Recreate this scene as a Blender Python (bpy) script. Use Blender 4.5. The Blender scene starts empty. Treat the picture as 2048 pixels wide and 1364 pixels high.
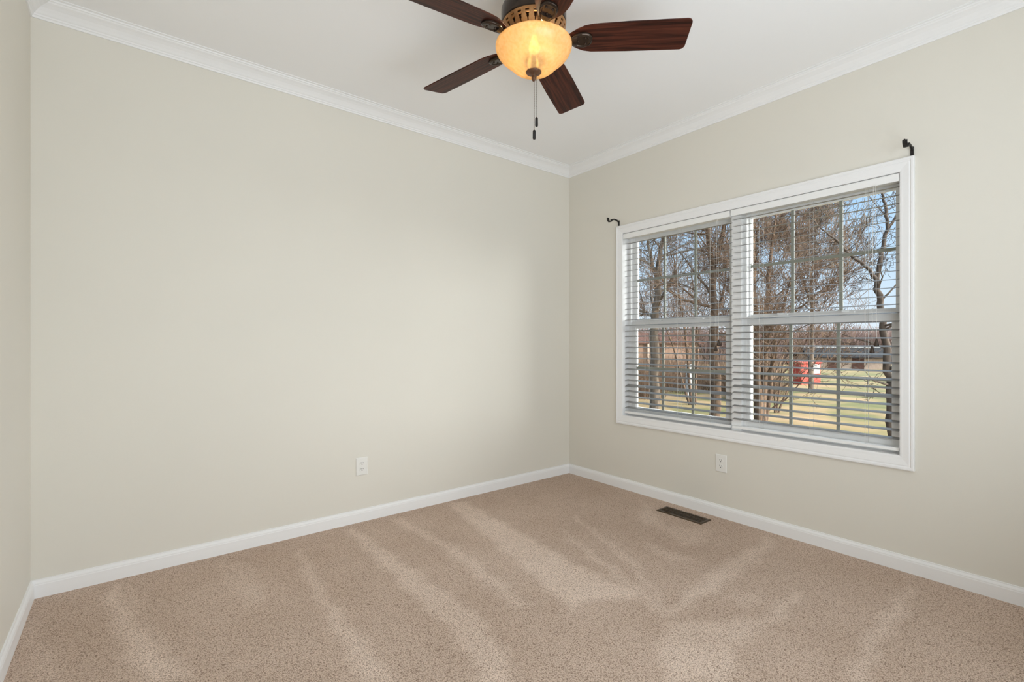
import bpy, bmesh, math, random
import numpy as np
from mathutils import Vector, Matrix
random.seed(7)
S = bpy.context.scene
C = S.collection
PI = math.pi

# ------------------------------------------------------------------ camera
cd = bpy.data.cameras.new('camera'); cam = bpy.data.objects.new('camera', cd); C.objects.link(cam)
cd.sensor_width = 36.0; cd.lens = 963.0 / 2048 * 36.0; cd.shift_y = 5.0 / 2048
cd.clip_start = 0.02; cd.clip_end = 600
cam.location = (0, 0, 1.16); cam.rotation_euler = (PI / 2, 0, -math.radians(38.43))
S.camera = cam

# ------------------------------------------------------------------ colour management
S.view_settings.view_transform = 'Standard'; S.view_settings.look = 'None'
S.view_settings.gamma = 1.0; S.view_settings.use_curve_mapping = False
S.view_settings.exposure = 0.06
S.cycles.use_denoising = True
S.cycles.max_bounces = 10; S.cycles.diffuse_bounces = 7; S.cycles.transparent_max_bounces = 24
S.cycles.sample_clamp_indirect = 4.0

# ------------------------------------------------------------------ sky
W = bpy.data.worlds.new('sky'); S.world = W; W.use_nodes = True
wn = W.node_tree.nodes; wl = W.node_tree.links; wn.clear()
wo = wn.new('ShaderNodeOutputWorld'); wb = wn.new('ShaderNodeBackground')
wt = wn.new('ShaderNodeTexCoord'); ws = wn.new('ShaderNodeSeparateXYZ'); wr = wn.new('ShaderNodeValToRGB')
wl.new(wt.outputs['Generated'], ws.inputs[0]); wl.new(ws.outputs['Z'], wr.inputs[0])
e = wr.color_ramp.elements
e[0].position = 0.0; e[0].color = (0.85, 0.92, 1.0, 1)
e[1].position = 0.32; e[1].color = (0.36, 0.64, 1.0, 1)
x = e.new(0.14); x.color = (0.60, 0.79, 1.0, 1)
# the bright part of the sky around the sun
SUN_DIR = Vector((-0.36, 0.80, -0.385)).normalized()
vd = wn.new('ShaderNodeVectorMath'); vd.operation = 'DOT_PRODUCT'; vd.inputs[1].default_value = -SUN_DIR
wl.new(wt.outputs['Generated'], vd.inputs[0])
gr = wn.new('ShaderNodeValToRGB'); wl.new(vd.outputs['Value'], gr.inputs[0])
e = gr.color_ramp.elements
e[0].position = 0.25; e[0].color = (0, 0, 0, 1)
e[1].position = 1.0; e[1].color = (1, .97, .90, 1)
x = e.new(0.62); x.color = (.42, .43, .44, 1)
gm = wn.new('ShaderNodeVectorMath'); gm.operation = 'MULTIPLY_ADD'
GLOW = 9.0
gm.inputs[1].default_value = (GLOW, GLOW, GLOW)
wl.new(gr.outputs[0], gm.inputs[0]); wl.new(wr.outputs[0], gm.inputs[2])
wl.new(gm.outputs[0], wb.inputs[0]); wb.inputs[1].default_value = 1.0
wl.new(wb.outputs[0], wo.inputs[0])

# ------------------------------------------------------------------ sun: raking along the window wall
def lamp(name, kind, loc, energy, color, parent=None):
    l = bpy.data.lights.new(name, kind); o = bpy.data.objects.new(name, l); C.objects.link(o)
    l.energy = energy; l.color = color; o.location = loc
    if parent: o.parent = parent
    return o
sun = lamp('sun', 'SUN', (20, -20, 20), 5.0, (1.0, 0.95, 0.86))
sun.data.angle = 0.01; sun.rotation_euler = SUN_DIR.to_track_quat('-Z', 'Y').to_euler()

# added area lamp behind the camera; brightens the room, no source known there
fill_lamp = lamp('added_room_fill', 'AREA', (1.10, -0.62, 1.15), 46.5, (0.868, 0.945, 1.0))
fill_lamp.data.shape = 'RECTANGLE'; fill_lamp.data.size = 2.2; fill_lamp.data.size_y = 1.7; fill_lamp.data.spread = math.radians(160)
fill_lamp.rotation_euler = (PI / 2 + math.radians(22), 0, math.radians(-3))

# ------------------------------------------------------------------ room numbers
XL, XR, YB, YF, ZC = -0.354, 3.093, 3.073, -1.00, 2.722
FWD = Vector((0.6216, 0.7833, 0)); RGT = Vector((0.7833, -0.6216, 0))
def spot(px, depth):                      # a ground bearing from the doorway: where a far thing stands
    v = (FWD + RGT * ((px - 1024) / 963.0)) * depth
    return v.x, v.y
def hgt(y, depth): return 1.16 + (687 - y) / 963.0 * depth
def ground_z(x, y):
    d = x * FWD.x + y * FWD.y
    return -0.5 - 0.025 * max(0.0, d - 5.0)

# ------------------------------------------------------------------ materials
def mat(name, color=(.8, .8, .8), rough=.6, metal=0.0, spec=.5):
    m = bpy.data.materials.new(name); m.use_nodes = True
    b = m.node_tree.nodes['Principled BSDF']
    b.inputs['Base Color'].default_value = (*color, 1); b.inputs['Roughness'].default_value = rough
    b.inputs['Metallic'].default_value = metal; b.inputs['Specular IOR Level'].default_value = spec
    return m
def nodes(m): return m.node_tree.nodes, m.node_tree.links, m.node_tree.nodes['Principled BSDF']
def noise(m, scale, detail=2, coord='Object', vec_scale=None, dist=0.0):
    n, l, b = nodes(m)
    tc = n.new('ShaderNodeTexCoord'); t = n.new('ShaderNodeTexNoise')
    t.inputs['Scale'].default_value = scale; t.inputs['Detail'].default_value = detail
    t.inputs['Distortion'].default_value = dist
    src = tc.outputs[coord]
    if vec_scale:
        mp = n.new('ShaderNodeMapping'); mp.inputs['Scale'].default_value = vec_scale
        l.new(src, mp.inputs[0]); src = mp.outputs[0]
    l.new(src, t.inputs['Vector']); return t
def ramp(m, src, stops):
    n, l, b = nodes(m); r = n.new('ShaderNodeValToRGB'); l.new(src, r.inputs[0])
    el = r.color_ramp.elements
    el[0].position = stops[0][0]; el[0].color = (*stops[0][1], 1)
    el[1].position = stops[-1][0]; el[1].color = (*stops[-1][1], 1)
    for p, c in stops[1:-1]: k = el.new(p); k.color = (*c, 1)
    return r
def bump(m, src, strength, dist):
    n, l, b = nodes(m); k = n.new('ShaderNodeBump')
    k.inputs['Strength'].default_value = strength; k.inputs['Distance'].default_value = dist
    l.new(src, k.inputs['Height']); l.new(k.outputs[0], b.inputs['Normal'])
def noisy(name, stops, scale, detail=3, rough=.7, vec_scale=None, bmp=None, dist=0, spec=.4, metal=0):
    m = mat(name, rough=rough, spec=spec, metal=metal); t = noise(m, scale, detail, 'Object', vec_scale, dist)
    r = ramp(m, t.outputs['Fac'], stops); nodes(m)[1].new(r.outputs[0], nodes(m)[2].inputs['Base Color'])
    if bmp: bump(m, t.outputs['Fac'], *bmp)
    return m
def paint(name, c, rough, amt=.012):
    m = noisy(name, [(.3, tuple(v * (1 - amt) for v in c)), (.7, tuple(min(1, v * (1 + amt)) for v in c))], 1.3, 2, rough, spec=.25)
    t = noise(m, 260, 2); bump(m, t.outputs['Fac'], .05, .002)
    return m
M = {}
M['wall'] = paint('cream_wall_paint', (.745, .718, .652), .55)
M['ceiling'] = paint('white_ceiling_paint', (.92, .92, .925), .8)
M['trim'] = paint('white_trim_paint', (.87, .87, .875), .35, .004)
M['vinyl'] = paint('white_window_vinyl', (.92, .92, .92), .35, .004)
M['rail'] = paint('white_blind_rail', (.87, .87, .865), .4, .004)
M['grid'] = paint('shadow_grey_window_grid', (.36, .37, .32), .4, .004)  # shadow tone of the bars is put into this grey-green
M['slat'] = paint('shade_grey_blind_slat', (.26, .255, .245), .4, .004)  # slats are white; their backlit darkness is put into this grey
M['plate'] = mat('ivory_white_plastic', (.82, .81, .78), .35)
M['dark'] = mat('black_slot', (.02, .018, .016), .6)
M['cord'] = mat('white_cord', (.72, .71, .68), .8)
M['tassel'] = noisy('silhouette_brown_tassel', [(.3, (.035, .022, .014)), (.7, (.06, .038, .025))], 80, 2, .5)  # silhouette darkness of pale tassels, put into the colour
M['black_iron'] = noisy('black_iron', [(.3, (.012, .011, .011)), (.7, (.03, .027, .025))], 60, 2, .45, metal=.3)
M['bronze'] = noisy('dark_bronze', [(.3, (.030, .020, .014)), (.7, (.060, .040, .028))], 18, 3, .20, metal=.55)
M['copper'] = noisy('aged_copper_bronze', [(.3, (.30, .15, .06)), (.7, (.48, .27, .12))], 30, 3, .38, metal=.65)
M['finial'] = noisy('rust_bronze', [(.3, (.10, .045, .025)), (.7, (.16, .075, .04))], 40, 2, .45, metal=.3)
M['chain'] = mat('bead_chain_metal', (.16, .13, .11), .35, .8)
M['register'] = noisy('brown_register_metal', [(.3, (.055, .036, .020)), (.7, (.10, .068, .04))], 40, 2, .42, metal=.45)

m = M['walnut'] = mat('dark_walnut_blade', rough=.45, spec=.2)
t1 = noise(m, 3.2, 5, vec_scale=(1.2, 26, 26), dist=.6)
r1 = ramp(m, t1.outputs['Fac'], [(.30, (.014, .005, .003)), (.48, (.050, .014, .008)), (.62, (.090, .025, .013)), (.8, (.028, .009, .006))])
nodes(m)[1].new(r1.outputs[0], nodes(m)[2].inputs['Base Color'])

# frosted amber glass: lets the bulb's light through
m = M['amber_glass'] = bpy.data.materials.new('amber_alabaster_glass'); m.use_nodes = True
n, l = m.node_tree.nodes, m.node_tree.links; n.clear()
o = n.new('ShaderNodeOutputMaterial'); tr = n.new('ShaderNodeBsdfTranslucent'); df = n.new('ShaderNodeBsdfDiffuse')
gl = n.new('ShaderNodeBsdfGlossy'); tp = n.new('ShaderNodeBsdfTransparent')
mx = n.new('ShaderNodeMixShader'); mx2 = n.new('ShaderNodeMixShader'); mx3 = n.new('ShaderNodeMixShader')
tc = n.new('ShaderNodeTexCoord'); nt = n.new('ShaderNodeTexNoise'); nt.inputs['Scale'].default_value = 70; nt.inputs['Detail'].default_value = 5
rr = n.new('ShaderNodeValToRGB')
rr.color_ramp.elements[0].position = .35; rr.color_ramp.elements[0].color = (.64, .50, .30, 1)
rr.color_ramp.elements[1].position = .7; rr.color_ramp.elements[1].color = (.74, .62, .43, 1)
l.new(tc.outputs['Object'], nt.inputs['Vector']); l.new(nt.outputs['Fac'], rr.inputs[0])
l.new(rr.outputs[0], tr.inputs[0]); l.new(rr.outputs[0], df.inputs[0])
gl.inputs['Roughness'].default_value = .25; gl.inputs[0].default_value = (1, 1, 1, 1)
tp.inputs[0].default_value = (1, .80, .5, 1)
mx.inputs[0].default_value = .42; l.new(tr.outputs[0], mx.inputs[1]); l.new(df.outputs[0], mx.inputs[2])
mx2.inputs[0].default_value = .26; l.new(mx.outputs[0], mx2.inputs[1]); l.new(tp.outputs[0], mx2.inputs[2])
mx3.inputs[0].default_value = .03; l.new(mx2.outputs[0], mx3.inputs[1]); l.new(gl.outputs[0], mx3.inputs[2])
l.new(mx3.outputs[0], o.inputs[0])

m = M['bulb'] = bpy.data.materials.new('lit_bulb'); m.use_nodes = True
b = m.node_tree.nodes['Principled BSDF']; b.inputs['Base Color'].default_value = (1, .9, .7, 1)
b.inputs['Emission Color'].default_value = (1, .82, .5, 1); b.inputs['Emission Strength'].default_value = 7.0

m = M['glass'] = bpy.data.materials.new('window_glass'); m.use_nodes = True
n, l = m.node_tree.nodes, m.node_tree.links; n.clear()
o = n.new('ShaderNodeOutputMaterial'); tp = n.new('ShaderNodeBsdfTransparent'); gl = n.new('ShaderNodeBsdfGlossy')
mx = n.new('ShaderNodeMixShader'); fr = n.new('ShaderNodeFresnel'); fr.inputs[0].default_value = 1.16
tp.inputs[0].default_value = (.97, .985, .98, 1); gl.inputs['Roughness'].default_value = .02
l.new(fr.outputs[0], mx.inputs[0]); l.new(tp.outputs[0], mx.inputs[1]); l.new(gl.outputs[0], mx.inputs[2]); l.new(mx.outputs[0], o.inputs[0])

# carpet: cut pile with vacuum tracks (the pile lies differently inside a track)
m = M['carpet'] = mat('beige_cut_pile_carpet', rough=.95, spec=.1)
n, l, b = nodes(m)
at = n.new('ShaderNodeAttribute'); at.attribute_name = 'pile_lay'
r = ramp(m, at.outputs['Fac'], [(0, (.622, .495, .409)), (1, (.780, .645, .552))])
big = noise(m, 2.2, 3); rb = ramp(m, big.outputs['Fac'], [(.3, (.93, .91, .89)), (.7, (1.05, 1.05, 1.05))])
tuft = n.new('ShaderNodeTexVoronoi'); tuft.inputs['Scale'].default_value = 250; tuft.inputs['Randomness'].default_value = 1
tcc = n.new('ShaderNodeTexCoord'); l.new(tcc.outputs['Object'], tuft.inputs['Vector'])
rt = ramp(m, tuft.outputs['Distance'], [(.25, (1.10, 1.10, 1.10)), (.55, (.93, .92, .91)), (.85, (.50, .45, .42))])
fine = noise(m, 200, 3); rf = ramp(m, fine.outputs['Fac'], [(.32, (.55, .50, .47)), (.47, (1.0, 1.0, 1.0)), (.7, (1.12, 1.12, 1.12))])
def mul(a, c):
    k = n.new('ShaderNodeMix'); k.data_type = 'RGBA'; k.blend_type = 'MULTIPLY'; k.inputs[0].default_value = 1
    l.new(a, k.inputs[6]); l.new(c, k.inputs[7]); return k.outputs[2]
l.new(mul(mul(mul(r.outputs[0], rb.outputs[0]), rt.outputs[0]), rf.outputs[0]), b.inputs['Base Color'])
bump(m, fine.outputs['Fac'], .6, .006)

# outdoors
M['grass'] = noisy('dry_winter_grass', [(.30, (.075, .085, .020)), (.44, (.13, .115, .035)), (.56, (.235, .16, .07)), (.72, (.31, .205, .11))], .55, 8, .95, bmp=(.8, .1))
M['bark'] = noisy('grey_brown_bark', [(.3, (.060, .045, .034)), (.7, (.20, .15, .11))], 14, 5, .9, vec_scale=(1, 1, .25), bmp=(.6, .02))
M['bark_dark'] = noisy('dark_bark', [(.3, (.030, .022, .018)), (.7, (.10, .072, .055))], 14, 5, .9, vec_scale=(1, 1, .25), bmp=(.6, .02))
M['bark_red'] = noisy('reddish_bark', [(.3, (.060, .036, .022)), (.7, (.18, .115, .075))], 9, 4, .9, bmp=(.5, .02))
M['brush'] = noisy('dry_brush', [(.3, (.07, .040, .024)), (.7, (.20, .13, .085))], 3, 4, .95)
M['woods'] = noisy('bare_woods', [(.3, (.10, .064, .055)), (.7, (.22, .15, .13))], .6, 4, .95)
M['brick'] = noisy('brown_siding', [(.3, (.10, .058, .038)), (.7, (.18, .11, .075))], 3, 4, .9, vec_scale=(1, 1, 6))
M['roof_brown'] = noisy('brown_shingle', [(.3, (.06, .03, .024)), (.7, (.10, .052, .04))], 6, 4, .95, spec=.1)
M['roof_grey'] = noisy('grey_shingle', [(.3, (.02, .02, .022)), (.7, (.038, .037, .038))], 5, 4, .95, spec=.1)
M['tan'] = noisy('tan_boards', [(.3, (.26, .19, .15)), (.7, (.36, .28, .22))], 3, 4, .9, vec_scale=(6, 6, 1))
M['white_out'] = mat('white_outdoor_paint', (.60, .60, .58), .7, spec=.2)
M['red'] = noisy('red_painted_boards', [(.3, (.42, .045, .03)), (.7, (.52, .075, .055))], 4, 3, .7)
M['pane_out'] = mat('dark_house_pane', (.06, .07, .08), .15)

# ------------------------------------------------------------------ mesh helpers
class MB:
    def __init__(s): s.v = []; s.f = []; s.sm = []
    def add(s, vs, fs, smooth=False):
        k = len(s.v); s.v += [tuple(q) for q in vs]; s.f += [tuple(i + k for i in f) for f in fs]; s.sm += [smooth] * len(fs)
        return s
    def box(s, x0, x1, y0, y1, z0, z1):
        a = [(x0, y0, z0), (x1, y0, z0), (x1, y1, z0), (x0, y1, z0), (x0, y0, z1), (x1, y0, z1), (x1, y1, z1), (x0, y1, z1)]
        return s.add(a, [(3, 2, 1, 0), (4, 5, 6, 7), (0, 1, 5, 4), (1, 2, 6, 5), (2, 3, 7, 6), (3, 0, 4, 7)])
    def bar(s, loops, cap=True, smooth=False, closed=False):   # a list of equal point loops, skinned
        n = len(loops[0]); vs = [p for L in loops for p in L]; fs = []
        R = len(loops) if closed else len(loops) - 1
        for i in range(R):
            a = i * n; c = ((i + 1) % len(loops)) * n
            for j in range(n): fs.append((a + j, a + (j + 1) % n, c + (j + 1) % n, c + j))
        s.add(vs, fs, smooth)
        if cap and not closed:
            s.add(loops[0], [tuple(range(n))[::-1]]); s.add(loops[-1], [tuple(range(n))])
        return s
    def tube(s, pts, rad, n=8, smooth=True, cap=True):
        P = [Vector(p) for p in pts]; R = rad if hasattr(rad, '__len__') else [rad] * len(P)
        loops = []; u = None
        for i, p in enumerate(P):
            d = (P[min(i + 1, len(P) - 1)] - P[max(i - 1, 0)])
            if d.length < 1e-9: d = Vector((0, 0, 1))
            d.normalize()
            if u is None: u = d.orthogonal().normalized()
            else:
                u = u - d * u.dot(d); u = u.normalized() if u.length > 1e-6 else d.orthogonal().normalized()
            w = d.cross(u)
            loops.append([p + (u * math.cos(2 * PI * k / n) + w * math.sin(2 * PI * k / n)) * R[i] for k in range(n)])
        return s.bar(loops, cap, smooth)
    def lathe(s, prof, c=(0, 0), n=48, smooth=True, close=False):
        loops = []
        for k in range(n):
            a = 2 * PI * k / n
            loops.append([(c[0] + r * math.cos(a), c[1] + r * math.sin(a), z) for r, z in prof])
        m_ = len(prof); vs = [p for L in loops for p in L]; fs = []
        for i in range(n):
            a = i * m_; b_ = ((i + 1) % n) * m_
            for j in range(m_ if close else m_ - 1): fs.append((a + j, b_ + j, b_ + (j + 1) % m_, a + (j + 1) % m_))
        return s.add(vs, fs, smooth)
    def build(s, name, material, parent=None, bevel=0.0, origin=None, merge=False):
        off = Vector((0, 0, 0)); q = parent
        while q is not None: off += Vector(q.location); q = q.parent
        if origin is not None: off = Vector(origin)
        me = bpy.data.meshes.new(name)
        me.from_pydata([tuple(Vector(p) - off) for p in s.v], [], s.f); me.validate()
        if merge or bevel:
            bm = bmesh.new(); bm.from_mesh(me)
            bmesh.ops.remove_doubles(bm, verts=bm.verts, dist=1e-5); bmesh.ops.recalc_face_normals(bm, faces=bm.faces)
            bm.to_mesh(me); bm.free()
        if len(me.polygons) == len(s.sm): me.polygons.foreach_set('use_smooth', s.sm)
        me.materials.append(material)
        o = bpy.data.objects.new(name, me); C.objects.link(o)
        if parent is not None: o.parent = parent
        elif origin is not None: o.location = origin
        if bevel:
            b = o.modifiers.new('bevel', 'BEVEL'); b.width = bevel; b.segments = 2; b.limit_method = 'ANGLE'
        return o
def empty(name, loc):
    o = bpy.data.objects.new(name, None); C.objects.link(o); o.location = loc; o.empty_display_size = .1; return o
def tag(o, label=None, cat=None, group=None, kind=None):
    if label: o['label'] = label
    if cat: o['category'] = cat
    if group: o['group'] = group
    if kind: o['kind'] = kind
    return o
def struct(o, label=None, cat=None): return tag(o, label, cat, None, 'structure')

# ------------------------------------------------------------------ floor (carpet)
TRACKS = [
  [(1.80,3.02),(1.93,2.98),(1.87,2.19),(1.83,1.77),(1.84,1.52),(1.88,1.37),(1.79,1.36),(1.63,1.49),(1.56,1.48),(1.50,1.48),(1.59,1.85),(1.67,2.31)],
  [(1.34,2.98),(1.41,2.97),(1.46,2.31),(1.39,1.62),(1.33,1.63),(1.39,2.36)],
  [(1.06,2.98),(1.10,2.97),(1.14,2.24),(1.17,1.70),(1.11,1.44),(1.02,1.30),(0.95,1.35),(1.01,1.68),(1.03,2.40)],
  [(0.73,2.87),(0.76,2.86),(0.73,2.50),(0.71,2.02),(0.72,1.65),(0.70,1.55),(0.62,1.62),(0.64,1.82),(0.66,2.20),(0.69,2.60)],
  [(0.37,2.93),(0.50,2.89),(0.48,2.40),(0.41,2.37),(0.36,2.73)],
  [(-0.09,2.91),(-0.06,3.00),(0.00,2.67),(0.10,2.24),(0.17,1.97),(0.05,2.06),(-0.03,2.39),(-0.07,2.69)],
  [(-0.03,2.97),(-0.01,2.96),(0.07,2.53),(0.15,2.06),(0.13,2.10),(0.03,2.55)],
  [(-0.34,2.85),(-0.26,2.57),(-0.18,2.33),(-0.16,2.23),(-0.26,2.31),(-0.30,2.56)],
  [(2.10,2.18),(2.11,2.15),(1.94,1.54),(1.85,1.23),(1.82,1.18),(1.79,1.23),(1.88,1.58)],
  [(2.33,2.31),(2.36,2.28),(2.09,1.56),(1.81,1.17),(1.78,1.19),(2.05,1.59)],
  [(2.98,2.19),(2.68,1.80),(2.83,1.58),(2.57,1.50),(2.49,1.54),(2.58,1.77),(2.59,1.93)],
  [(2.33,1.74),(2.38,1.70),(2.37,1.41),(2.24,1.48)],
  [(2.99,1.30),(2.95,1.24),(2.40,1.18),(1.86,1.18),(1.74,1.20),(1.81,1.22),(2.42,1.30)],
  [(2.45,0.95),(2.42,0.91),(2.14,0.88),(1.84,0.91),(1.61,0.83),(1.44,0.97),(1.57,1.08),(1.72,1.17),(1.87,1.09),(2.09,0.94)],
  [(2.90,0.62),(2.89,0.60),(2.56,0.57),(2.35,0.58),(1.99,0.53),(1.92,0.58),(2.20,0.62),(2.58,0.63)],
  [(2.15,1.13),(2.32,1.05),(2.25,0.97),(2.10,1.03)]]
TRACK_W = [1, .8, .95, .85, .4, .9, .45, .5, .75, .7, .6, .6, .8, .8, .9, .5]
nx, ny = 240, 282
gx, gy = np.meshgrid(np.linspace(XL, XR, nx), np.linspace(YF, YB, ny), indexing='ij')
rng = np.random.default_rng(3)
jx = gx + .010 * np.sin(gy * 23 + gx * 9) + .006 * np.sin(gy * 61); jy = gy + .010 * np.sin(gx * 27)
lay = np.zeros_like(gx)
for poly, wgt in zip(TRACKS, TRACK_W):
    inside = np.zeros(gx.shape, bool); dist = np.full(gx.shape, 9.0)
    for (x0, y0), (x1, y1) in zip(poly, poly[1:] + poly[:1]):
        cnd = ((y0 > jy) != (y1 > jy)) & (jx < (x1 - x0) * (jy - y0) / ((y1 - y0) or 1e-9) + x0); inside ^= cnd
        tt = np.clip(((jx - x0) * (x1 - x0) + (jy - y0) * (y1 - y0)) / max(1e-9, (x1 - x0) ** 2 + (y1 - y0) ** 2), 0, 1)
        dist = np.minimum(dist, np.hypot(jx - x0 - tt * (x1 - x0), jy - y0 - tt * (y1 - y0)))
    sd = np.where(inside, dist, -dist)
    lay = np.maximum(lay, wgt * np.clip(.5 + sd / .055, 0, 1))
lay += .12 * np.sin(gx * 5.1 + gy * 1.3) * np.sin(gy * 2.2) + .05 * rng.standard_normal(gx.shape)
vs = [(float(a), float(b), 0.0) for a, b in zip(gx.ravel(), gy.ravel())]
fs = [(i * ny + j, (i + 1) * ny + j, (i + 1) * ny + j + 1, i * ny + j + 1) for i in range(nx - 1) for j in range(ny - 1)]
fl = MB().add(vs, fs).build('floor', M['carpet'])
a = fl.data.attributes.new('pile_lay', 'FLOAT', 'POINT'); a.data.foreach_set('value', np.clip(lay, -.2, 1.1).ravel().astype(np.float32))
struct(fl, 'beige cut pile carpet with pale vacuum tracks', 'carpet')

# ------------------------------------------------------------------ walls and ceiling
T = 0.15
OY0, OY1, OZ0, OZ1 = 0.690, 2.473, 0.578, 2.048      # the rough opening of the window
struct(MB().box(XL - T, XR + T, YF - T, YB + T, ZC, ZC + .12).build('ceiling', M['ceiling']), 'flat white painted ceiling', 'ceiling')
struct(MB().box(XL - T, XR + T, YB, YB + T, -.05, ZC).build('wall_back', M['wall']), 'long plain cream wall to the left of the corner', 'wall')
struct(MB().box(XL - T, XL, YF, YB, -.05, ZC).build('wall_left', M['wall']), 'sliver of cream wall at the left edge of the photo', 'wall')
struct(MB().box(XL - T, XR + T, YF - T, YF, -.05, ZC).build('wall_front', M['wall']), 'cream wall behind the camera', 'wall')
w = MB()
w.box(XR, XR + T, YF, OY0, -.05, ZC); w.box(XR, XR + T, OY1, YB, -.05, ZC)
w.box(XR, XR + T, OY0, OY1, -.05, OZ0); w.box(XR, XR + T, OY0, OY1, OZ1, ZC)
struct(w.build('wall_right', M['wall']), 'cream wall around the double window', 'wall')

dr = empty('added_door_1', (1.20, YF, 0)); struct(dr, 'added white glazed patio door, unseen behind the camera', 'door')  # unseen door, added to give the lamp behind the camera a source
f = MB()
for (a_, b_, c_, d_) in ((.10, .20, 0, 2.1), (2.20, 2.30, 0, 2.1), (1.15, 1.25, 0, 2.1), (.20, 1.15, 0, .12), (1.25, 2.20, 0, .12), (.20, 1.15, 2.0, 2.1), (1.25, 2.20, 2.0, 2.1)):
    f.box(a_, b_, YF, YF + .04, c_, d_)
f.build('added_door_frame', M['vinyl'], dr)
for a_, b_ in ((.20, 1.15), (1.25, 2.20)):
    MB().box(a_, b_, YF + .012, YF + .018, .12, 2.0).build('glass_pane', M['glass'], dr)

def run(profile, a, b, inward, mit_a=True, mit_b=True):
    """profile of (p, z) swept from a to b along a wall; p is the distance into the room, ends mitred"""
    a, b = Vector((*a, 0)), Vector((*b, 0)); d = (b - a).normalized(); n_ = Vector((*inward, 0))
    L0 = [a + n_ * p + d * (p if mit_a else 0) + Vector((0, 0, z)) for p, z in profile]
    L1 = [b + n_ * p - d * (p if mit_b else 0) + Vector((0, 0, z)) for p, z in profile]
    return MB().bar([L0, L1])
BASE = [(0, 0), (.014, 0), (.014, .058), (.0125, .062), (.0125, .066), (.010, .071), (.0065, .076), (.006, .081), (0, .082)]
H = ZC
CROWN = [(0, H - .077), (.006, H - .077), (.008, H - .069), (.012, H - .066), (.013, H - .060), (.018, H - .056), (.026, H - .046),
         (.037, H - .034), (.050, H - .025), (.062, H - .019), (.066, H - .014), (.071, H - .012), (.073, H - .006), (.084, H - .004), (.084, H), (0, H)]
sides = [('back', (XL, YB), (XR, YB), (0, -1)), ('right', (XR, YB), (XR, YF), (-1, 0)),
         ('left', (XL, YF), (XL, YB), (1, 0)), ('front', (XR, YF), (XL, YF), (0, 1))]
where = {'back': 'under the long plain wall', 'right': 'under the window wall', 'left': 'under the wall at the left edge', 'front': 'under the wall behind the camera'}
for k, (nm, p0, p1, inw) in enumerate(sides):
    o = run(BASE, p0, p1, inw).build('baseboard_' + nm, M['trim'], merge=True)
    struct(o, 'white moulded baseboard ' + where[nm], 'baseboard')
for k, (nm, p0, p1, inw) in enumerate(sides):
    o = run(CROWN, p0, p1, inw).build('trim_%d' % (k + 1), M['trim'], merge=True)
    struct(o, 'white crown moulding ' + where[nm].replace('under', 'along the top of'), 'crown moulding')

# ------------------------------------------------------------------ window casing (mitred picture frame) and jamb lining
CY0, CY1, CZ0, CZ1 = 0.637, 2.527, 0.517, 2.104
IY0, IY1, IZ0, IZ1 = 0.697, 2.466, 0.588, 2.038
prof = [(0, 0), (0, .016), (.004, .019), (.012, .019), (.018, .015), (.022, .0165), (.034, .0145), (.046, .0125), (.054, .012), (1, .009), (1, 0)]
def casing():
    loops = []
    for (yo, zo, yi, zi) in [(CY0, CZ0, IY0, IZ0), (CY1, CZ0, IY1, IZ0), (CY1, CZ1, IY1, IZ1), (CY0, CZ1, IY0, IZ1)]:
        L = []
        for p, h in prof:
            f = 1.0 if p == 1 else p / .062
            L.append((XR - h, yo + (yi - yo) * f, zo + (zi - zo) * f))
        loops.append(L)
    return MB().bar(loops, closed=True)
struct(casing().build('trim_5', M['trim'], merge=True), 'white mitred casing framing the double window', 'window casing')
JX = XR + .068
j = MB()
j.box(XR - .001, JX, IY1, OY1, IZ0, IZ1); j.box(XR - .001, JX, OY0, IY0, IZ0, IZ1)
j.box(XR - .001, JX, OY0, OY1, IZ1, OZ1); j.box(XR - .001, JX, OY0, OY1, OZ0, IZ0)
struct(j.build('trim_6', M['trim'], merge=True), 'white jamb lining inside the window casing', 'window jamb')

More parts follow.
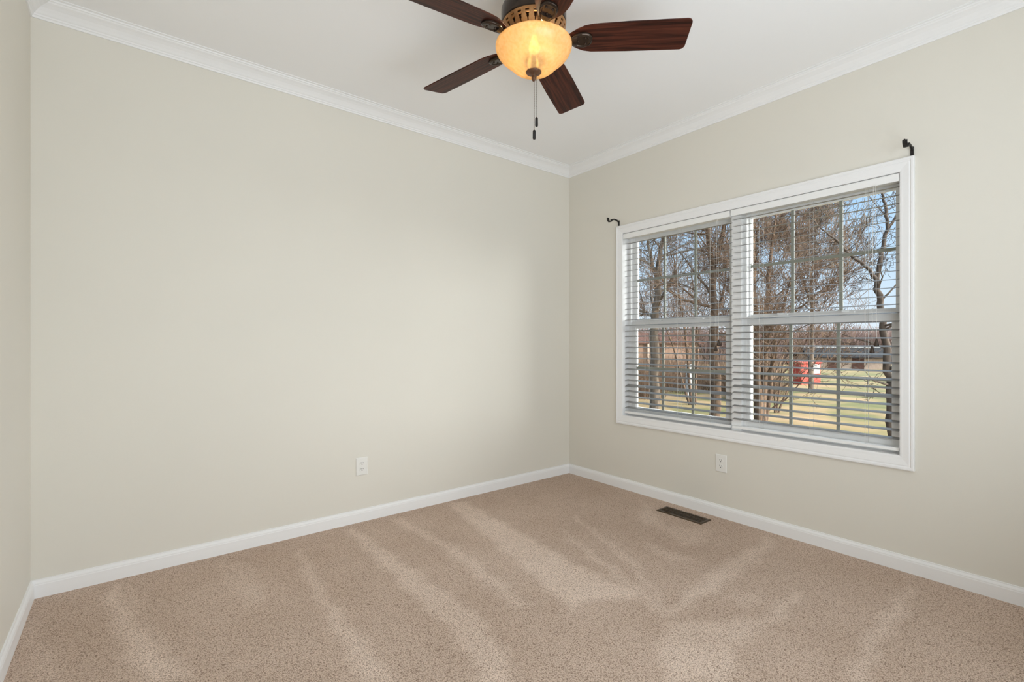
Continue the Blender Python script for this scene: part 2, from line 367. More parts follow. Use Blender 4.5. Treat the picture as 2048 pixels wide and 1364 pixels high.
# ------------------------------------------------------------------ the two double-hung windows
MULL0, MULL1 = 1.535, 1.600
def window(idx, y0, y1, lo, up, label):
    root = empty('window_%d' % idx, (XR + .10, (y0 + y1) / 2, IZ0)); struct(root, label, 'window')
    zb, zt = IZ0, IZ1; X0, X1 = XR + .068, XR + .155
    f = MB()
    f.box(X0, X1, y0, y0 + .022, zb, zt); f.box(X0, X1, y1 - .022, y1, zb, zt)
    f.box(X0, X1, y0 + .022, y1 - .022, zt - .020, zt); f.box(X0, X1, y0 + .022, y1 - .022, zb, zb + .014)
    f.box(X0 + .036, X0 + .041, y0 + .022, y0 + .030, zb + .014, zt - .020); f.box(X0 + .036, X0 + .041, y1 - .030, y1 - .022, zb + .014, zt - .020)
    f.build('window_frame', M['vinyl'], root)
    def sash(name, ga, gb, za, zb_, xa, xb, ya, yb, z_lo, z_hi):
        s = MB()
        s.box(xa, xb, ya, ga, z_lo, z_hi); s.box(xa, xb, gb, yb, z_lo, z_hi)
        s.box(xa, xb, ga, gb, z_lo, za); s.box(xa, xb, ga, gb, zb_, z_hi)
        xm = (xa + xb) / 2                                      # glazing bead
        for (b0, b1, c0, c1) in [(ga, ga + .006, za, zb_), (gb - .006, gb, za, zb_), (ga + .006, gb - .006, za, za + .006), (ga + .006, gb - .006, zb_ - .006, zb_)]:
            s.box(xm - .009, xm + .009, b0, b1, c0, c1)
        so = s.build(name, M['vinyl'], root)
        MB().box(xm - .002, xm + .002, ga, gb, za, zb_).build('glass_pane', M['glass'], so)
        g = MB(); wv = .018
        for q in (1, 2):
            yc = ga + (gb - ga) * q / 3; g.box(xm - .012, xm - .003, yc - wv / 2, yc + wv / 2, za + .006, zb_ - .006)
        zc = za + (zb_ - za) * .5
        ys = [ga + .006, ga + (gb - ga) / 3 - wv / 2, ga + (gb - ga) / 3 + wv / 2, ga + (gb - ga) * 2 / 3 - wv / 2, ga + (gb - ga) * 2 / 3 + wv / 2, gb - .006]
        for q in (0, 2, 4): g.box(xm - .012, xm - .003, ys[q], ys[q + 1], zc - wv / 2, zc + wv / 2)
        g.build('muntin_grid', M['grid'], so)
        return so
    sash('lower_sash', lo[0], lo[1], .648, 1.286, XR + .072, XR + .102, y0 + .022, y1 - .022, zb + .014, 1.334)
    u = sash('upper_sash', up[0], up[1], 1.345, 1.988, XR + .108, XR + .138, y0 + .022, y1 - .022, 1.300, zt - .020)
    for k in (.27, .73):                                        # sash locks on the meeting rail
        yc = lo[0] + (lo[1] - lo[0]) * k
        MB().box(XR + .076, XR + .100, yc - .028, yc + .028, 1.334, 1.340).tube([(XR + .088, yc, 1.343), (XR + .070, yc + .03, 1.345)], [.008, .005]).build('sash_lock', M['vinyl'], root)
    return root
window(1, MULL1, IY1, (1.655, 2.400), (1.645, 2.418), 'left white double hung window of the pair')
window(2, IY0, MULL0, (.744, 1.500), (.735, 1.511), 'right white double hung window of the pair')
struct(MB().box(XR + .040, XR + .155, MULL0, MULL1, IZ0, IZ1).build('trim_7', M['vinyl']), 'white mullion post between the two windows', 'mullion')

# ------------------------------------------------------------------ blinds
def slat_mesh(y0, y1, tilt, zc, xc):
    hw, th, crown = .0245, .0011, .0016
    pts = []
    for k in range(7):
        q = -1 + k / 3; pts.append((q * hw, crown * (1 - q * q) + th * math.sqrt(max(.12, 1 - q ** 6))))
    for k in range(7):
        q = 1 - k / 3; pts.append((q * hw, crown * (1 - q * q) - th * math.sqrt(max(.12, 1 - q ** 6))))
    c, s = math.cos(tilt), math.sin(tilt)
    L = [[(xc + p * c - z * s, y, zc + p * s + z * c) for p, z in pts] for y in (y0, y1)]
    return MB().bar(L)
def blind(y0, y1, ladders, cord_y, first, odd, label, bottom):
    xc = XR + .034
    root = empty('window_blind', (xc, (y0 + y1) / 2, IZ0)); tag(root, label, 'window blind', 'slat blinds on the double window')
    MB().box(XR + .006, XR + .060, y0 + .004, y1 - .004, 1.998, 2.034).build('headrail', M['rail'], root, bevel=.002)
    v = MB(); v.bar([[(XR - .006, y, 1.994), (XR + .004, y, 1.994), (XR + .004, y, 2.035), (XR - .003, y, 2.035), (XR - .006, y, 2.030)] for y in (y0, y1)])
    v.build('valance', M['rail'], root, merge=True)
    z = first; zs = []
    while z > bottom + .035: zs.append(z); z -= .0436
    rnd = random.Random(int(y0 * 1000))
    for z in zs:
        tl = math.radians(8.5 + rnd.uniform(-1.2, 1.2))
        if abs(z - odd) < .022: tl = math.radians(21)
        slat_mesh(y0 + .003, y1 - .003, tl, z, xc).build('slat', M['slat'], root)
    br = MB(); br.bar([[(xc - .025, y, bottom - .008), (xc + .025, y, bottom - .008), (xc + .025, y, bottom + .005), (xc + .022, y, bottom + .008), (xc - .022, y, bottom + .008), (xc - .025, y, bottom + .005)] for y in (y0 + .003, y1 - .003)])
    br.build('bottom_rail', M['rail'], root)
    for ly in ladders:
        k = MB()
        for dx in (-.0275, .0275): k.tube([(xc + dx, ly, 2.0), (xc + dx, ly, bottom + .006)], .0009, 5)
        for z in zs: k.tube([(xc - .0275, ly, z - .0040), (xc + .0275, ly, z - .0001)], .0006, 4)
        k.build('ladder_cord', M['cord'], root)
    for q, (dy, zt) in enumerate(((-.009, 1.166), (.010, 1.128))):
        t_ = MB().tube([(XR - .010, cord_y + dy * .5, 1.998), (XR - .011, cord_y + dy * .8, 1.6), (XR - .011, cord_y + dy, zt + .018)], .0011, 5)
        c_ = t_.build('lift_cord', M['cord'], root)
        MB().lathe([(.0005, zt + .020), (.003, zt + .020), (.006, zt + .010), (.012, zt - .014), (.011, zt - .020), (.0005, zt - .021)], (XR - .011, cord_y + dy), 12).build('tassel', M['tassel'], c_)
    # the tilt cords hang on the other end
    return root
blind(1.590, 2.462, (1.733, 1.982, 2.263), 1.672, 1.958, .825, 'white slat blind on the left half of the window', .613)
blind(.701, 1.584, (.849, 1.117, 1.404), .803, 1.974, .866, 'white slat blind on the right half of the window', .613)

# ------------------------------------------------------------------ curtain rod brackets
def bracket(yc, label):
    root = empty('curtain_bracket', (XR, yc, 2.11)); tag(root, label, 'curtain bracket', 'curtain rod brackets')
    p = MB().box(XR - .006, XR + .001, yc - .007, yc + .007, 2.106, 2.152); p.build('wall_plate', M['black_iron'], root, bevel=.002)
    arm = [(XR - .004, yc, 2.140), (XR - .03, yc, 2.150), (XR - .06, yc, 2.152), (XR - .082, yc, 2.147), (XR - .094, yc, 2.138)]
    MB().tube(arm, [.007, .006, .006, .006, .006], 8).build('arm', M['black_iron'], root)
    cup = MB(); loops = []
    for k in range(13):
        a = math.radians(-200 + k * 200 / 12 + 5); r = .020
        ca, sa = math.cos(a), math.sin(a); cx, cz = XR - .114, 2.146
        loops.append([(cx + rr_ * ca, yc + yy, cz + rr_ * sa) for rr_, yy in ((r, -.010), (r + .004, -.010), (r + .004, .010), (r, .010))])
    cup.bar(loops).build('rod_cup', M['black_iron'], root, merge=True)
    MB().tube([(XR - .142, yc, 2.150), (XR - .130, yc, 2.150)], [.005, .003], 8).build('set_screw', M['black_iron'], root)
bracket(2.508, 'black curtain rod bracket at the upper left corner of the window casing')
bracket(.648, 'black curtain rod bracket at the upper right corner of the window casing')

# ------------------------------------------------------------------ wall outlets
def outlet(o, u, nrm, label):
    o, u, nrm = Vector(o), Vector(u), Vector(nrm); up = Vector((0, 0, 1))
    root = empty('wall_outlet', o); tag(root, label, 'electrical outlet', 'duplex wall outlets')
    def P(a, z, d): return o + u * a + up * z + nrm * d
    def slab(mb, a0, a1, z0, z1, d0, d1, inset=0.0):
        L0 = [P(a0, z0, d0), P(a1, z0, d0), P(a1, z1, d0), P(a0, z1, d0)]
        L1 = [P(a0 + inset, z0 + inset, d1), P(a1 - inset, z0 + inset, d1), P(a1 - inset, z1 - inset, d1), P(a0 + inset, z1 - inset, d1)]
        mb.bar([L0, L1]); return mb
    k = MB(); slab(k, -.038, .038, -.058, .058, 0, .0035); slab(k, -.038, .038, -.058, .058, .0035, .0065, .004)
    k.build('cover_plate', M['plate'], root, merge=True)
    for s in (1, -1):
        c = s * .0195; q = MB(); loop = []
        for t in range(24):
            a = 2 * PI * t / 24; loop.append((.0165 * math.cos(a), max(-.0135, min(.0135, .0165 * math.sin(a)))))
        q.bar([[P(a, c + z, d) for a, z in loop] for d in (.006, .0085)]).build
        r_ = q.build('receptacle', M['plate'], root)
        sl = MB()
        slab(sl, -.0078, -.0054, c + .001, c + .0095, .008, .0089); slab(sl, .0054, .0078, c + .001, c + .0080, .008, .0089)
        hl = [(.0030 * math.cos(2 * PI * t / 10), -.0065 + .0030 * math.sin(2 * PI * t / 10)) for t in range(10)]
        sl.bar([[P(a, c + z, d) for a, z in hl] for d in (.008, .0089)])
        sl.build('slot', M['dark'], r_)
    sc = MB(); hl = [(.0032 * math.cos(2 * PI * t / 12), .0032 * math.sin(2 * PI * t / 12)) for t in range(12)]
    sc.bar([[P(a, z, d) for a, z in hl] for d in (.006, .0076)]).build('screw', M['plate'], root)
outlet((1.185, YB, .359), (1, 0, 0), (0, -1, 0), 'white duplex outlet on the long plain wall')
outlet((XR, 1.650, .360), (0, -1, 0), (-1, 0, 0), 'white duplex outlet on the wall below the window')

# ------------------------------------------------------------------ floor register
def register():
    x0, x1, y0, y1 = 2.862, 2.990, 1.662, 2.000
    root = empty('floor_register', ((x0 + x1) / 2, (y0 + y1) / 2, 0)); tag(root, 'brown metal floor register set in the carpet below the window', 'floor vent')
    f = MB(); fw = .020; h = .006
    loops = []
    for (xo, yo, sx, sy) in [(x0, y0, 1, 1), (x1, y0, -1, 1), (x1, y1, -1, -1), (x0, y1, 1, -1)]:
        loops.append([(xo, yo, .0005), (xo + sx * .006, yo + sy * .006, h), (xo + sx * fw, yo + sy * fw, h), (xo + sx * fw, yo + sy * fw, .001)])
    f.bar(loops, closed=True).build('frame', M['register'], root, merge=True)
    MB().box(x0 + fw, x1 - fw, y0 + fw, y1 - fw, .0004, .0012).build('damper', M['dark'], root)
    n_ = 19
    for k in range(n_):
        yc = y0 + fw + (y1 - y0 - 2 * fw) * (k + .5) / n_
        MB().bar([[(xx, yc - .0035, .0014), (xx, yc - .0018, .0014), (xx, yc + .0006, .0056), (xx, yc - .0009, .0056)] for xx in (x0 + fw, x1 - fw)]).build('louver', M['register'], root)
    MB().box((x0 + x1) / 2 - .002, (x0 + x1) / 2 + .002, y0 + fw, y1 - fw, .0050, .0060).build('center_bar', M['register'], root)
    MB().box(x0 + .007, x0 + .013, y1 - .10, y1 - .075, .006, .011).build('lever', M['register'], root)
register()

# ------------------------------------------------------------------ ceiling fan
FX, FY = 1.366, 1.571
ZB = 2.469
fan = empty('ceiling_fan', (FX, FY, ZC)); tag(fan, 'dark walnut five blade ceiling fan with lit amber glass bowl', 'ceiling fan')
cc = (FX, FY)
MB().lathe([(.0, ZC - .0005), (.070, ZC - .0005), (.077, ZC - .012), (.080, ZC - .055), (.095, ZC - .074), (.118, ZC - .092), (.133, ZC - .110), (.140, ZC - .128), (.140, ZC - .185), (.138, ZC - .193), (.120, ZC - .194), (0, ZC - .194)], cc, 64).build('motor_housing', M['bronze'], fan)
# perforated copper ring under the motor: a bevelled cone with pairs of cut-outs
def ring():
    zt, zb, rt, rb = 2.527, 2.462, .139, .104
    root_o = None
    mb = MB(); N = 24; sub = 12
    def pt(a, f, out=0.0):
        r = rt + (rb - rt) * f + out; z = zt + (zb - zt) * f
        return (FX + r * math.cos(a), FY + r * math.sin(a), z)
    # grid of angle x height cells; the openings are skipped
    fz = [0, .10, .21, .28, .36, .44, .52, .60, .68, 1.0]
    def open_(ai, fi):
        u = abs((ai + .5) / sub - .5) * 2            # 0 centre .. 1 edge of bay
        f = (fz[fi] + fz[fi + 1]) / 2
        if .10 <= f <= .21: return u < .46
        if .28 <= f <= .68: return u < .50 * (1 - (f - .28) / .50)
        return False
    fs = []; vs = []; idx = {}
    NA = N * sub
    for ly, out in ((0, 0.0), (1, -.004)):
        for i in range(NA):
            for k, f in enumerate(fz):
                idx[(ly, i, k)] = len(vs); vs.append(pt(2 * PI * i / NA, f, out))
    for i in range(NA):
        for k in range(len(fz) - 1):
            if open_(i % sub, k): continue
            i2 = (i + 1) % NA
            fs.append((idx[0, i, k], idx[0, i2, k], idx[0, i2, k + 1], idx[0, i, k + 1]))
            fs.append((idx[1, i, k], idx[1, i, k + 1], idx[1, i2, k + 1], idx[1, i2, k]))
            for (di, dk, e0, e1) in ((1, 0, (i2, k), (i2, k + 1)), (-1, 0, (i, k + 1), (i, k)), (0, -1, (i, k), (i2, k)), (0, 1, (i2, k + 1), (i, k + 1))):
                kk = k + dk; ii = (i + di) % NA
                if kk < 0 or kk >= len(fz) - 1 or open_(ii % sub, kk):
                    fs.append((idx[0, e0[0], e0[1]], idx[1, e0[0], e0[1]], idx[1, e1[0], e1[1]], idx[0, e1[0], e1[1]]))
    mb.add(vs, fs)
    return mb
ring().build('vent_ring', M['copper'], fan, merge=True)
MB().lathe([(0, 2.526), (.098, 2.526), (.084, 2.468), (0, 2.468)], cc, 40).build('motor_core', M['finial'], fan)
MB().lathe([(.060, 2.470), (.060, 2.464), (.054, 2.458), (.045, 2.452), (.03, 2.450), (.012, 2.449), (0.0, 2.449)], cc, 48).build('light_kit_plate', M['copper'], fan)
# glass bowl, 6 mm thick
outer = [(.160, 2.448), (.164, 2.446), (.1645, 2.440), (.163, 2.430), (.158, 2.418), (.149, 2.405), (.137, 2.393), (.124, 2.382), (.113, 2.373), (.104, 2.364), (.095, 2.354), (.082, 2.344), (.064, 2.336), (.042, 2.332), (.020, 2.331), (.006, 2.331)]
inner = [(max(.006, r - .006), z + .005) for r, z in outer[1:]][::-1]
bowl = MB().lathe(outer + inner, cc, 72, close=True).build('glass_bowl', M['amber_glass'], fan, merge=True)
for sg in (-1, 1):
    bc = (FX + FWD.x * .055 * sg, FY + FWD.y * .055 * sg)
    MB().lathe([(.0005, 2.378), (.012, 2.380), (.022, 2.388), (.026, 2.400), (.022, 2.414), (.014, 2.426), (.013, 2.450), (0.0005, 2.451)], bc, 20).build('light_bulb', M['bulb'], fan)
MB().lathe([(.012, 2.448), (.012, 2.338), (.001, 2.338)], cc, 12).build('center_rod', M['finial'], fan)
MB().lathe([(.0005, 2.337), (.030, 2.337), (.034, 2.334), (.033, 2.329), (.024, 2.323), (.012, 2.319), (.008, 2.316), (.0075, 2.312), (.0095, 2.309), (.0095, 2.304), (.007, 2.301), (.008, 2.298), (.005, 2.293), (.0005, 2.291)], cc, 28).build('finial', M['finial'], fan)
for sg in (-1, 1):
    fl_ = lamp('fan_lamp', 'POINT', (FWD.x * .055 * sg, FWD.y * .055 * sg, 2.444 - ZC), 4.0, (1.0, .76, .48), fan); fl_.data.shadow_soft_size = .02

RB, HW, PITCH = .655, .0765, math.radians(13.5)
def blade_outline():
    pts = []
    r0 = .150
    prof = [(r0, .022), (r0 + .008, .030), (r0 + .035, .048), (r0 + .065, .062), (r0 + .10, .069)]
    up = [(r, h) for r, h in prof] + [(.40, .0745), (RB - .024, HW)]
    rc = .022
    for k in range(1, 7):
        a = PI / 2 * k / 6; up.append((RB - rc + rc * math.sin(a), HW - rc + rc * math.cos(a)))
    return up + [(r, -h) for r, h in up[::-1]]
OUT = blade_outline()
th = .0055
bl = MB()
bl.bar([[(r, h, -th / 2) for r, h in OUT], [(r, h, th / 2) for r, h in OUT]])
blade0 = bl.build('blade', M['walnut'], None, bevel=.0015, origin=(0, 0, 0))
def iron():
    k = MB()
    # arm from the motor to under the blade
    arm = [(.090, 0, .022), (.115, 0, .016), (.140, 0, -.002), (.165, 0, -.012), (.185, 0, -.011)]
    loops = []
    for (x, y, z), wd in zip(arm, (.022, .018, .016, .022, .030)):
        loops.append([(x, -wd, z - .004), (x, -wd * .5, z - .010), (x, wd * .5, z - .010), (x, wd, z - .004), (x, wd * .6, z + .003), (x, -wd * .6, z + .003)])
    k.bar(loops, smooth=True)
    return k
def pad():
    k = MB(); out = []
    for a in range(28):
        t = 2 * PI * a / 28; c, s = math.cos(t), math.sin(t)
        out.append((.205 + .046 * abs(c) ** .8 * (1 if c > 0 else -1), .036 * abs(s) ** .75 * (1 if s > 0 else -1) * (1 - .22 * c * (c < 0) * -1)))
    def sc(f): return [(.205 + (x - .205) * f, y * f) for x, y in out]
    k.bar([[(x, y, -.0028) for x, y in sc(1)], [(x, y, -.011) for x, y in sc(1.0)], [(x, y, -.0155) for x, y in sc(.86)], [(x, y, -.0155) for x, y in sc(.74)], [(x, y, -.0125) for x, y in sc(.68)]], smooth=False)
    for (x, y) in ((.222, .014), (.222, -.014), (.19, 0)):
        k.lathe([(.0005, -.0175), (.0045, -.0165), (.0055, -.0125)], (x, y), 10)
    return k
arm0 = iron().build('blade_arm', M['bronze'], None, origin=(0, 0, 0))
pad0 = pad().build('blade_bracket', M['bronze'], None, bevel=.002, origin=(0, 0, 0), merge=True)
for k in range(5):
    a = math.radians(317.74 + 72 * k)
    Rm = Matrix.Rotation(a, 4, 'Z') @ Matrix.Rotation(-PITCH, 4, 'X')
    for src in (blade0, arm0, pad0):
        o = src if k == 0 else src.copy()
        if k: C.objects.link(o)
        o.parent = fan
        o.matrix_local = Matrix.Translation((0, 0, ZB - ZC)) @ Rm
# pull chains
for (dx, dy, zt, zf) in ((-.011, -.016, 2.330, 2.052), (.006, -.012, 2.330, 2.113)):
    cx, cy = FX + dx, FY + dy
    ch = MB(); ch.tube([(cx, cy, zt), (cx, cy, zf + .02)], .0010, 6)
    z = zt
    while z > zf + .03: ch.lathe([(.0002, z + .0016), (.0019, z), (.0002, z - .0016)], (cx, cy), 6); z -= .0075
    c_ = ch.build('pull_chain', M['chain'], fan)
    MB().lathe([(.0005, zf + .022), (.004, zf + .021), (.0062, zf + .017), (.0066, zf - .014), (.0055, zf - .018), (.0005, zf - .019)], (cx, cy), 14).build('pull_fob', M['black_iron'], c_)

# ------------------------------------------------------------------ outdoors: lawn
g = MB(); step = 6.0; idx = {}; vs = []; fs = []
NXg, NYg = 34, 40
for i in range(NXg):
    for jj in range(NYg):
        x_ = 3.6 + i * step * (.25 if i < 8 else 1) + (0 if i < 8 else -8 * step * .75); y_ = -30 + jj * step
        idx[i, jj] = len(vs); vs.append((x_, y_, ground_z(x_, y_) + (.03 * math.sin(x_ * 1.7 + y_ * .9) if i > 2 else 0)))
for i in range(NXg - 1):
    for jj in range(NYg - 1): fs.append((idx[i, jj], idx[i + 1, jj], idx[i + 1, jj + 1], idx[i, jj + 1]))
struct(g.add(vs, fs, True).build('ground', M['grass']), 'dry winter lawn sloping away outside the window', 'lawn')

# ------------------------------------------------------------------ outdoors: bare trees
def wob(rnd, s): return Vector((rnd.gauss(0, s), rnd.gauss(0, s), rnd.gauss(0, s)))
def grow(mb, rnd, p, d, L, r, depth, cfg):
    nseg = 4 if depth > 0 else 3
    pts = [p.copy()]; rad = [r]; q = p.copy(); dd = d.normalized()
    for k in range(nseg):
        dd = (dd + wob(rnd, cfg['wob']) + Vector((0, 0, cfg['lift']))).normalized()
        q = q + dd * (L / nseg); pts.append(q.copy()); rad.append(max(cfg.get('rmin', .0034), r * (1 - .72 * (k + 1) / nseg)))
    mb.tube(pts, rad, 5 if r > .02 else 3, smooth=False, cap=False)
    if depth == 0: return
    nb = cfg['n'][depth - 1]
    for k in range(nb):
        t = rnd.uniform(.22, 1.0); i = min(nseg - 1, int(t * nseg)); f = t * nseg - i
        b = pts[i].lerp(pts[i + 1], f); axis = (pts[i + 1] - pts[i]).normalized()
        side = axis.orthogonal().normalized(); side.rotate(Matrix.Rotation(rnd.uniform(0, 2 * PI), 3, axis))
        nd = (axis * rnd.uniform(.6, 1.1) + side * rnd.uniform(.5, 1.0)).normalized()
        grow(mb, rnd, b, nd, L * rnd.uniform(.42, .68), max(cfg.get('rmin', .0034), rad[i] * .5), depth - 1, cfg)
def tree(name, label, cat, paths, seed, cfg, material, limbs, limb_len, start=.25, aim=None):
    rnd = random.Random(seed)
    base = Vector(paths[0][0][0]); root = empty(name, base); tag(root, label, cat, 'bare trees and shrubs in the yard')
    cr = MB()
    for pts_r in paths:
        pts = [Vector(p) for p, r in pts_r]; rad = [r for p, r in pts_r]
        fine_p, fine_r = [], []
        for i in range(len(pts) - 1):
            for s in range(5):
                f = s / 5; fine_p.append(pts[i].lerp(pts[i + 1], f) + wob(rnd, rad[i] * .22)); fine_r.append(rad[i] + (rad[i + 1] - rad[i]) * f)
        fine_p.append(pts[-1]); fine_r.append(rad[-1])
        tk = MB(); tk.tube(fine_p, fine_r, 9); tk.build('trunk', material, root)
        N_ = len(fine_p)
        for k in range(limbs):
            t = start + (1 - start) * (k + rnd.random()) / limbs; i = min(N_ - 2, int(t * (N_ - 1)))
            axis = (fine_p[i + 1] - fine_p[i]).normalized()
            side = axis.orthogonal().normalized(); side.rotate(Matrix.Rotation(rnd.uniform(0, 2 * PI), 3, axis))
            if aim is not None and rnd.random() < .5: side = (side + aim).normalized()
            nd = (axis * rnd.uniform(.25, .9) + side).normalized()
            grow(cr, rnd, fine_p[i], nd, limb_len * (1.25 - .75 * t) * rnd.uniform(.7, 1.25), max(.006, fine_r[i] * .42), 3, cfg)
    cr.build('branches', material, root)
    return root
def vp(px, y, t, r=None):
    x_, y_ = spot(px, t); p = (x_, y_, hgt(y, t)); return (p, r) if r is not None else p
def gp(px, t, r): x_, y_ = spot(px, t); return ((x_, y_, ground_z(x_, y_) - .05), r)
airy = dict(n=(5, 5, 4), wob=.20, lift=.08)
dense = dict(n=(5, 6, 5), wob=.16, lift=.14)
tree('bare_tree', 'bare grey tree seen through the far left of the left window', 'tree',
     [[gp(1308, 12, .125), vp(1308, 690, 12, .11), vp(1312, 600, 12, .085), vp(1316, 530, 12, .06), vp(1336, 440, 12, .04), vp(1350, 330, 12, .02)],
      [vp(1313, 560, 12, .05), vp(1296, 490, 12, .035), vp(1288, 400, 12, .018)]], 3, airy, M['bark'], 16, 1.9, .30)
tree('bare_tree', 'bare brown tree beside the right edge of the left window', 'tree',
     [[gp(1432, 11, .12), vp(1430, 690, 11, .10), vp(1427, 600, 11, .085), vp(1420, 500, 11, .06), vp(1414, 420, 11, .045), vp(1405, 320, 11, .02)],
      [vp(1424, 560, 11, .05), vp(1445, 470, 11, .035), vp(1452, 380, 11, .018)]], 8, airy, M['bark_red'], 17, 1.9, .25)
tree('bare_shrub', 'bare thin stemmed shrub between the two left window trees', 'shrub',
     [[gp(1384, 15, .05), vp(1370, 660, 15, .035), vp(1352, 560, 15, .02), vp(1346, 500, 15, .01)],
      [gp(1390, 15, .045), vp(1395, 640, 15, .03), vp(1382, 540, 15, .015)],
      [gp(1380, 15, .04), vp(1345, 690, 15, .026), vp(1318, 620, 15, .012)]], 12, dense, M['bark_red'], 9, 1.8, .2)
tree('bare_tree', 'dense reddish bare tree with many stems at the left of the right window', 'tree',
     [[gp(1520, 10, .075), vp(1514, 690, 10, .06), vp(1508, 560, 10, .045), vp(1506, 420, 10, .025), vp(1510, 330, 10, .012)],
      [gp(1526, 10, .07), vp(1530, 680, 10, .055), vp(1536, 560, 10, .04), vp(1552, 430, 10, .02), vp(1560, 350, 10, .01)],
      [gp(1530, 10.2, .05), vp(1550, 680, 10.2, .035), vp(1575, 580, 10.2, .022), vp(1600, 500, 10.2, .01)],
      [gp(1514, 10.3, .05), vp(1500, 660, 10.3, .035), vp(1490, 560, 10.3, .02), vp(1484, 460, 10.3, .01)]], 21, dense, M['bark_red'], 13, 1.35, .10)
tree('bare_tree', 'dark leaning bare tree at the right edge of the right window', 'tree',
     [[gp(1792, 8, .075), vp(1784, 860, 8, .062), vp(1779, 770, 8, .058), vp(1774, 700, 8, .055), vp(1764, 640, 8, .050), vp(1757, 590, 8, .046), vp(1753, 560, 8, .042)],
      [vp(1753, 560, 8, .036), vp(1735, 535, 8, .028), vp(1700, 510, 8, .022), vp(1672, 480, 8, .017), vp(1640, 455, 8, .012), vp(1618, 430, 8, .007)],
      [vp(1753, 562, 8, .040), vp(1758, 530, 8, .036), vp(1766, 490, 8, .032), vp(1775, 455, 8, .028), vp(1771, 415, 8, .022), vp(1761, 378, 8, .016), vp(1756, 330, 8, .009)],
      [vp(1774, 458, 8, .024), vp(1788, 440, 8, .020), vp(1800, 420, 8, .014), vp(1812, 380, 8, .008)]], 5, dict(n=(3, 3, 3), wob=.20, lift=.04), M['bark_dark'], 8, .95, .30)
tree('bare_tree', 'slender bare tree farther out in the middle of the right window', 'tree',
     [[gp(1622, 20, .10), vp(1624, 640, 20, .075), vp(1622, 560, 20, .05), vp(1630, 490, 20, .03), vp(1634, 430, 20, .012)],
      [vp(1623, 610, 20, .05), vp(1600, 540, 20, .03), vp(1590, 480, 20, .012)]], 31, dict(n=(6, 6, 5), wob=.16, lift=.14, rmin=.007), M['bark'], 14, 2.4, .25)
tree('bare_shrub', 'low bare shrub beside the many stemmed tree left of the red shed', 'shrub',
     [[gp(1552, 13, .03), vp(1566, 730, 13, .02), vp(1592, 690, 13, .008)],
      [gp(1550, 13, .03), vp(1546, 700, 13, .018), vp(1552, 640, 13, .008)],
      [gp(1556, 13, .03), vp(1580, 765, 13, .016), vp(1600, 748, 13, .007)]], 44, dict(n=(3, 3, 3), wob=.22, lift=.06), M['bark_red'], 6, .75, .2)

# dry brush along the yard edge and the far woods: nobody could count the twigs
def tuft(mb, rnd, x_, y_, z_, h, n_, spread, r, lean=.35):
    for k in range(n_):
        a = rnd.uniform(0, 2 * PI); s = rnd.uniform(0, spread)
        p = Vector((x_ + s * math.cos(a), y_ + s * math.sin(a), z_)); d = Vector((rnd.gauss(0, lean), rnd.gauss(0, lean), 1)).normalized()
        L = h * rnd.uniform(.55, 1.1); q = p + d * L * .5 + wob(rnd, h * .05); e_ = q + (d + wob(rnd, .25)).normalized() * L * .5
        mb.tube([p, q, e_], [r, r * .7, r * .25], 3, smooth=False, cap=False)
        for c in range(2):
            m_ = q.lerp(e_, rnd.random() * .6); mb.tube([m_, m_ + (d + wob(rnd, .5)).normalized() * L * .35], [r * .6, r * .2], 3, smooth=False, cap=False)
rnd = random.Random(99)
br = MB()
for k in range(330):
    px = rnd.uniform(1235, 1590); t_ = rnd.uniform(17, 30)
    if px > 1500: px = 1470 + (px - 1500) * .8; t_ = rnd.uniform(16, 22)
    x_, y_ = spot(px, t_)
    if math.hypot(x_ - spot(1382, 18)[0], y_ - spot(1382, 18)[1]) < 1.6: continue
    tuft(br, rnd, x_, y_, ground_z(x_, y_) - .05, rnd.uniform(.7, 1.9), 16, .5, .010)
tag(br.build('dry_brush', M['brush']), 'brown dry brush behind the trees of the left window', 'brush', kind='stuff')
wd = MB()
for k in range(420):
    px = 1150 + k * 1.75 + rnd.uniform(-3, 3); t_ = rnd.uniform(85, 110)
    x_, y_ = spot(px, t_); tuft(wd, rnd, x_, y_, ground_z(x_, y_) - .3, rnd.uniform(5.2, 7.6) * t_ / 95, 26, 1.6, .085, .16)
tag(wd.build('far_woods', M['woods']), 'pinkish brown line of bare woods along the horizon', 'woods', kind='stuff')

# ------------------------------------------------------------------ outdoors: buildings
def oriented(px0, px1, t0, t1, depth):
    a = Vector((*spot(px0, t0), 0)); b = Vector((*spot(px1, t1), 0)); u = (b - a); L = u.length; u.normalize()
    w_ = Vector((-u.y, u.x, 0))
    if w_.dot(FWD) < 0: w_ = -w_
    return a, u, w_, L
def obox(mb, a, u, w_, s0, s1, d0, d1, z0, z1):
    P = lambda s, d, z: a + u * s + w_ * d + Vector((0, 0, z))
    L0 = [P(s0, d0, z0), P(s1, d0, z0), P(s1, d1, z0), P(s0, d1, z0)]; L1 = [P(s0, d0, z1), P(s1, d0, z1), P(s1, d1, z1), P(s0, d1, z1)]
    return mb.bar([L0, L1])
def gable(mb, a, u, w_, s0, s1, d0, d1, ze, zr):       # ridge runs along u
    P = lambda s, d, z: a + u * s + w_ * d + Vector((0, 0, z)); dm = (d0 + d1) / 2
    return mb.bar([[P(s, d0, ze), P(s, dm, zr), P(s, d1, ze), P(s, d1, ze - .12), P(s, dm, zr - .12), P(s, d0, ze - .12)] for s in (s0, s1)])
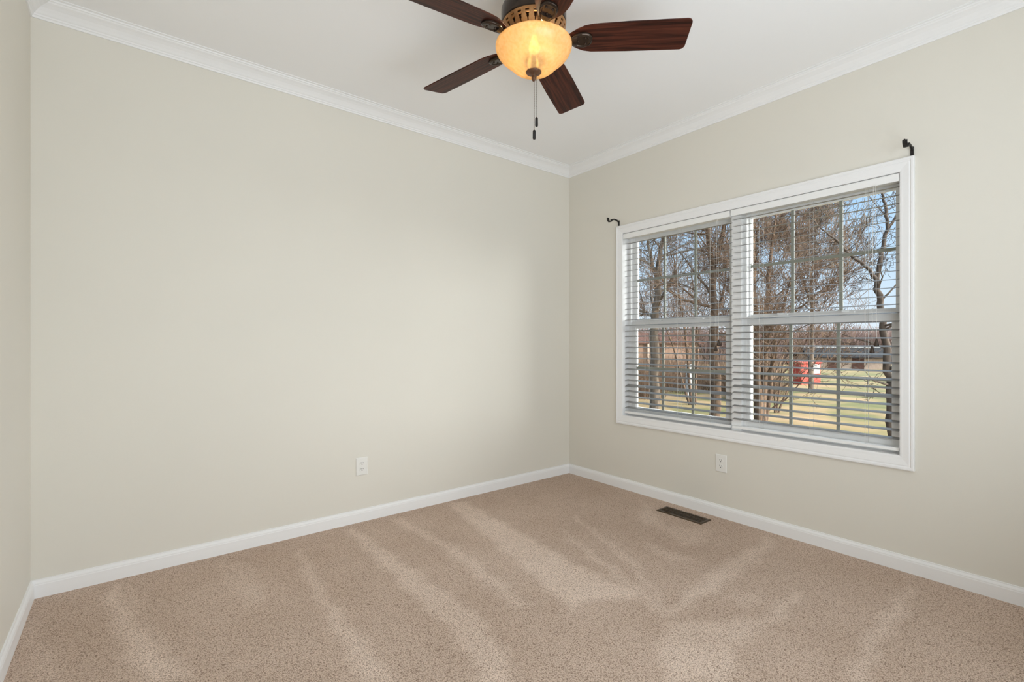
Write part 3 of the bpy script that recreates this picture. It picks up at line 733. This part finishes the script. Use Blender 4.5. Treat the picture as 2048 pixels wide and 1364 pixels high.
# brown house
a, u, w_, L = oriented(1255, 1398, 44, 48, 7)
zb = ground_z(*(a.x, a.y)) - .2
hs = empty('house', a + u * L / 2 + Vector((0, 0, zb))); tag(hs, 'brown house with a brown roof behind the trees in the left window', 'house')
MB().__class__
obox(MB(), a, u, w_, 0, L, 0, 6, zb, hgt(686, 44)).build('walls', M['brick'], hs, merge=True)
gable(MB(), a, u, w_, -.3, L + .3, -.4, 6.4, hgt(684, 44), hgt(664, 47)).build('roof', M['roof_brown'], hs, merge=True)
for s in (.24, .45):
    obox(MB(), a, u, w_, L * s - .10, L * s + .10, -.35, -.15, zb, hgt(686, 44)).build('porch_post', M['tan'], hs, merge=True)
# long low grey roofed shed
a, u, w_, L = oriented(1622, 1775, 56, 54, 6)
zb = ground_z(a.x, a.y) - .25
sh = empty('long_shed', a + u * L / 2 + Vector((0, 0, zb))); tag(sh, 'long low tan building with grey roof far across the lawn', 'shed')
obox(MB(), a, u, w_, 0, L, 0, 5, zb, hgt(713, 55)).build('walls', M['tan'], sh, merge=True)
gable(MB(), a, u, w_, -.4, L + .4, -.5, 5.5, hgt(714, 55), hgt(694, 57)).build('roof', M['roof_grey'], sh, merge=True)
obox(MB(), a, u, w_, -.4, L + .4, 2.4, 2.6, hgt(695, 57), hgt(691, 57)).build('ridge_cap', M['white_out'], sh, merge=True)
for s in (.3, .62):
    obox(MB(), a, u, w_, L * s - .6, L * s + .6, -.05, .02, zb + .1, zb + 1.5).build('shed_door', M['roof_brown'], sh, merge=True)
# small red and white shed
a, u, w_, L = oriented(1603, 1641, 25, 25.2, 1)
zb = ground_z(a.x, a.y) - .03; zt_ = hgt(724, 25)
rs = empty('red_shed', a + u * L / 2 + Vector((0, 0, zb))); tag(rs, 'small red and white box shed on the lawn behind the twigs', 'shed')
obox(MB(), a, u, w_, 0, L, 0, .9, zb, zt_ - .08).build('walls', M['red'], rs, merge=True)
obox(MB(), a, u, w_, -.05, L + .05, -.06, .96, zt_ - .08, zt_).build('roof', M['red'], rs, merge=True)
obox(MB(), a, u, w_, L * .48, L * .95, -.02, .01, zb + .62, zt_ - .12).build('sign_panel', M['white_out'], rs, merge=True)
obox(MB(), a, u, w_, L * .48, L * .95, -.02, .01, zb + .40, zb + .48).build('trim_board', M['white_out'], rs, merge=True)
# small white upright box between the left trees
a, u, w_, L = oriented(1376, 1388, 18, 18, 1)
zb = ground_z(a.x, a.y) - .03
wbx = MB(); obox(wbx, a, u, w_, 0, L, 0, .25, zb, hgt(732, 18)); obox(wbx, a, u, w_, -.02, L + .02, -.02, .27, hgt(732, 18), hgt(729, 18))
tag(wbx.build('utility_box', M['white_out'], merge=True), 'small white upright box in the brush seen through the left window', 'utility box')
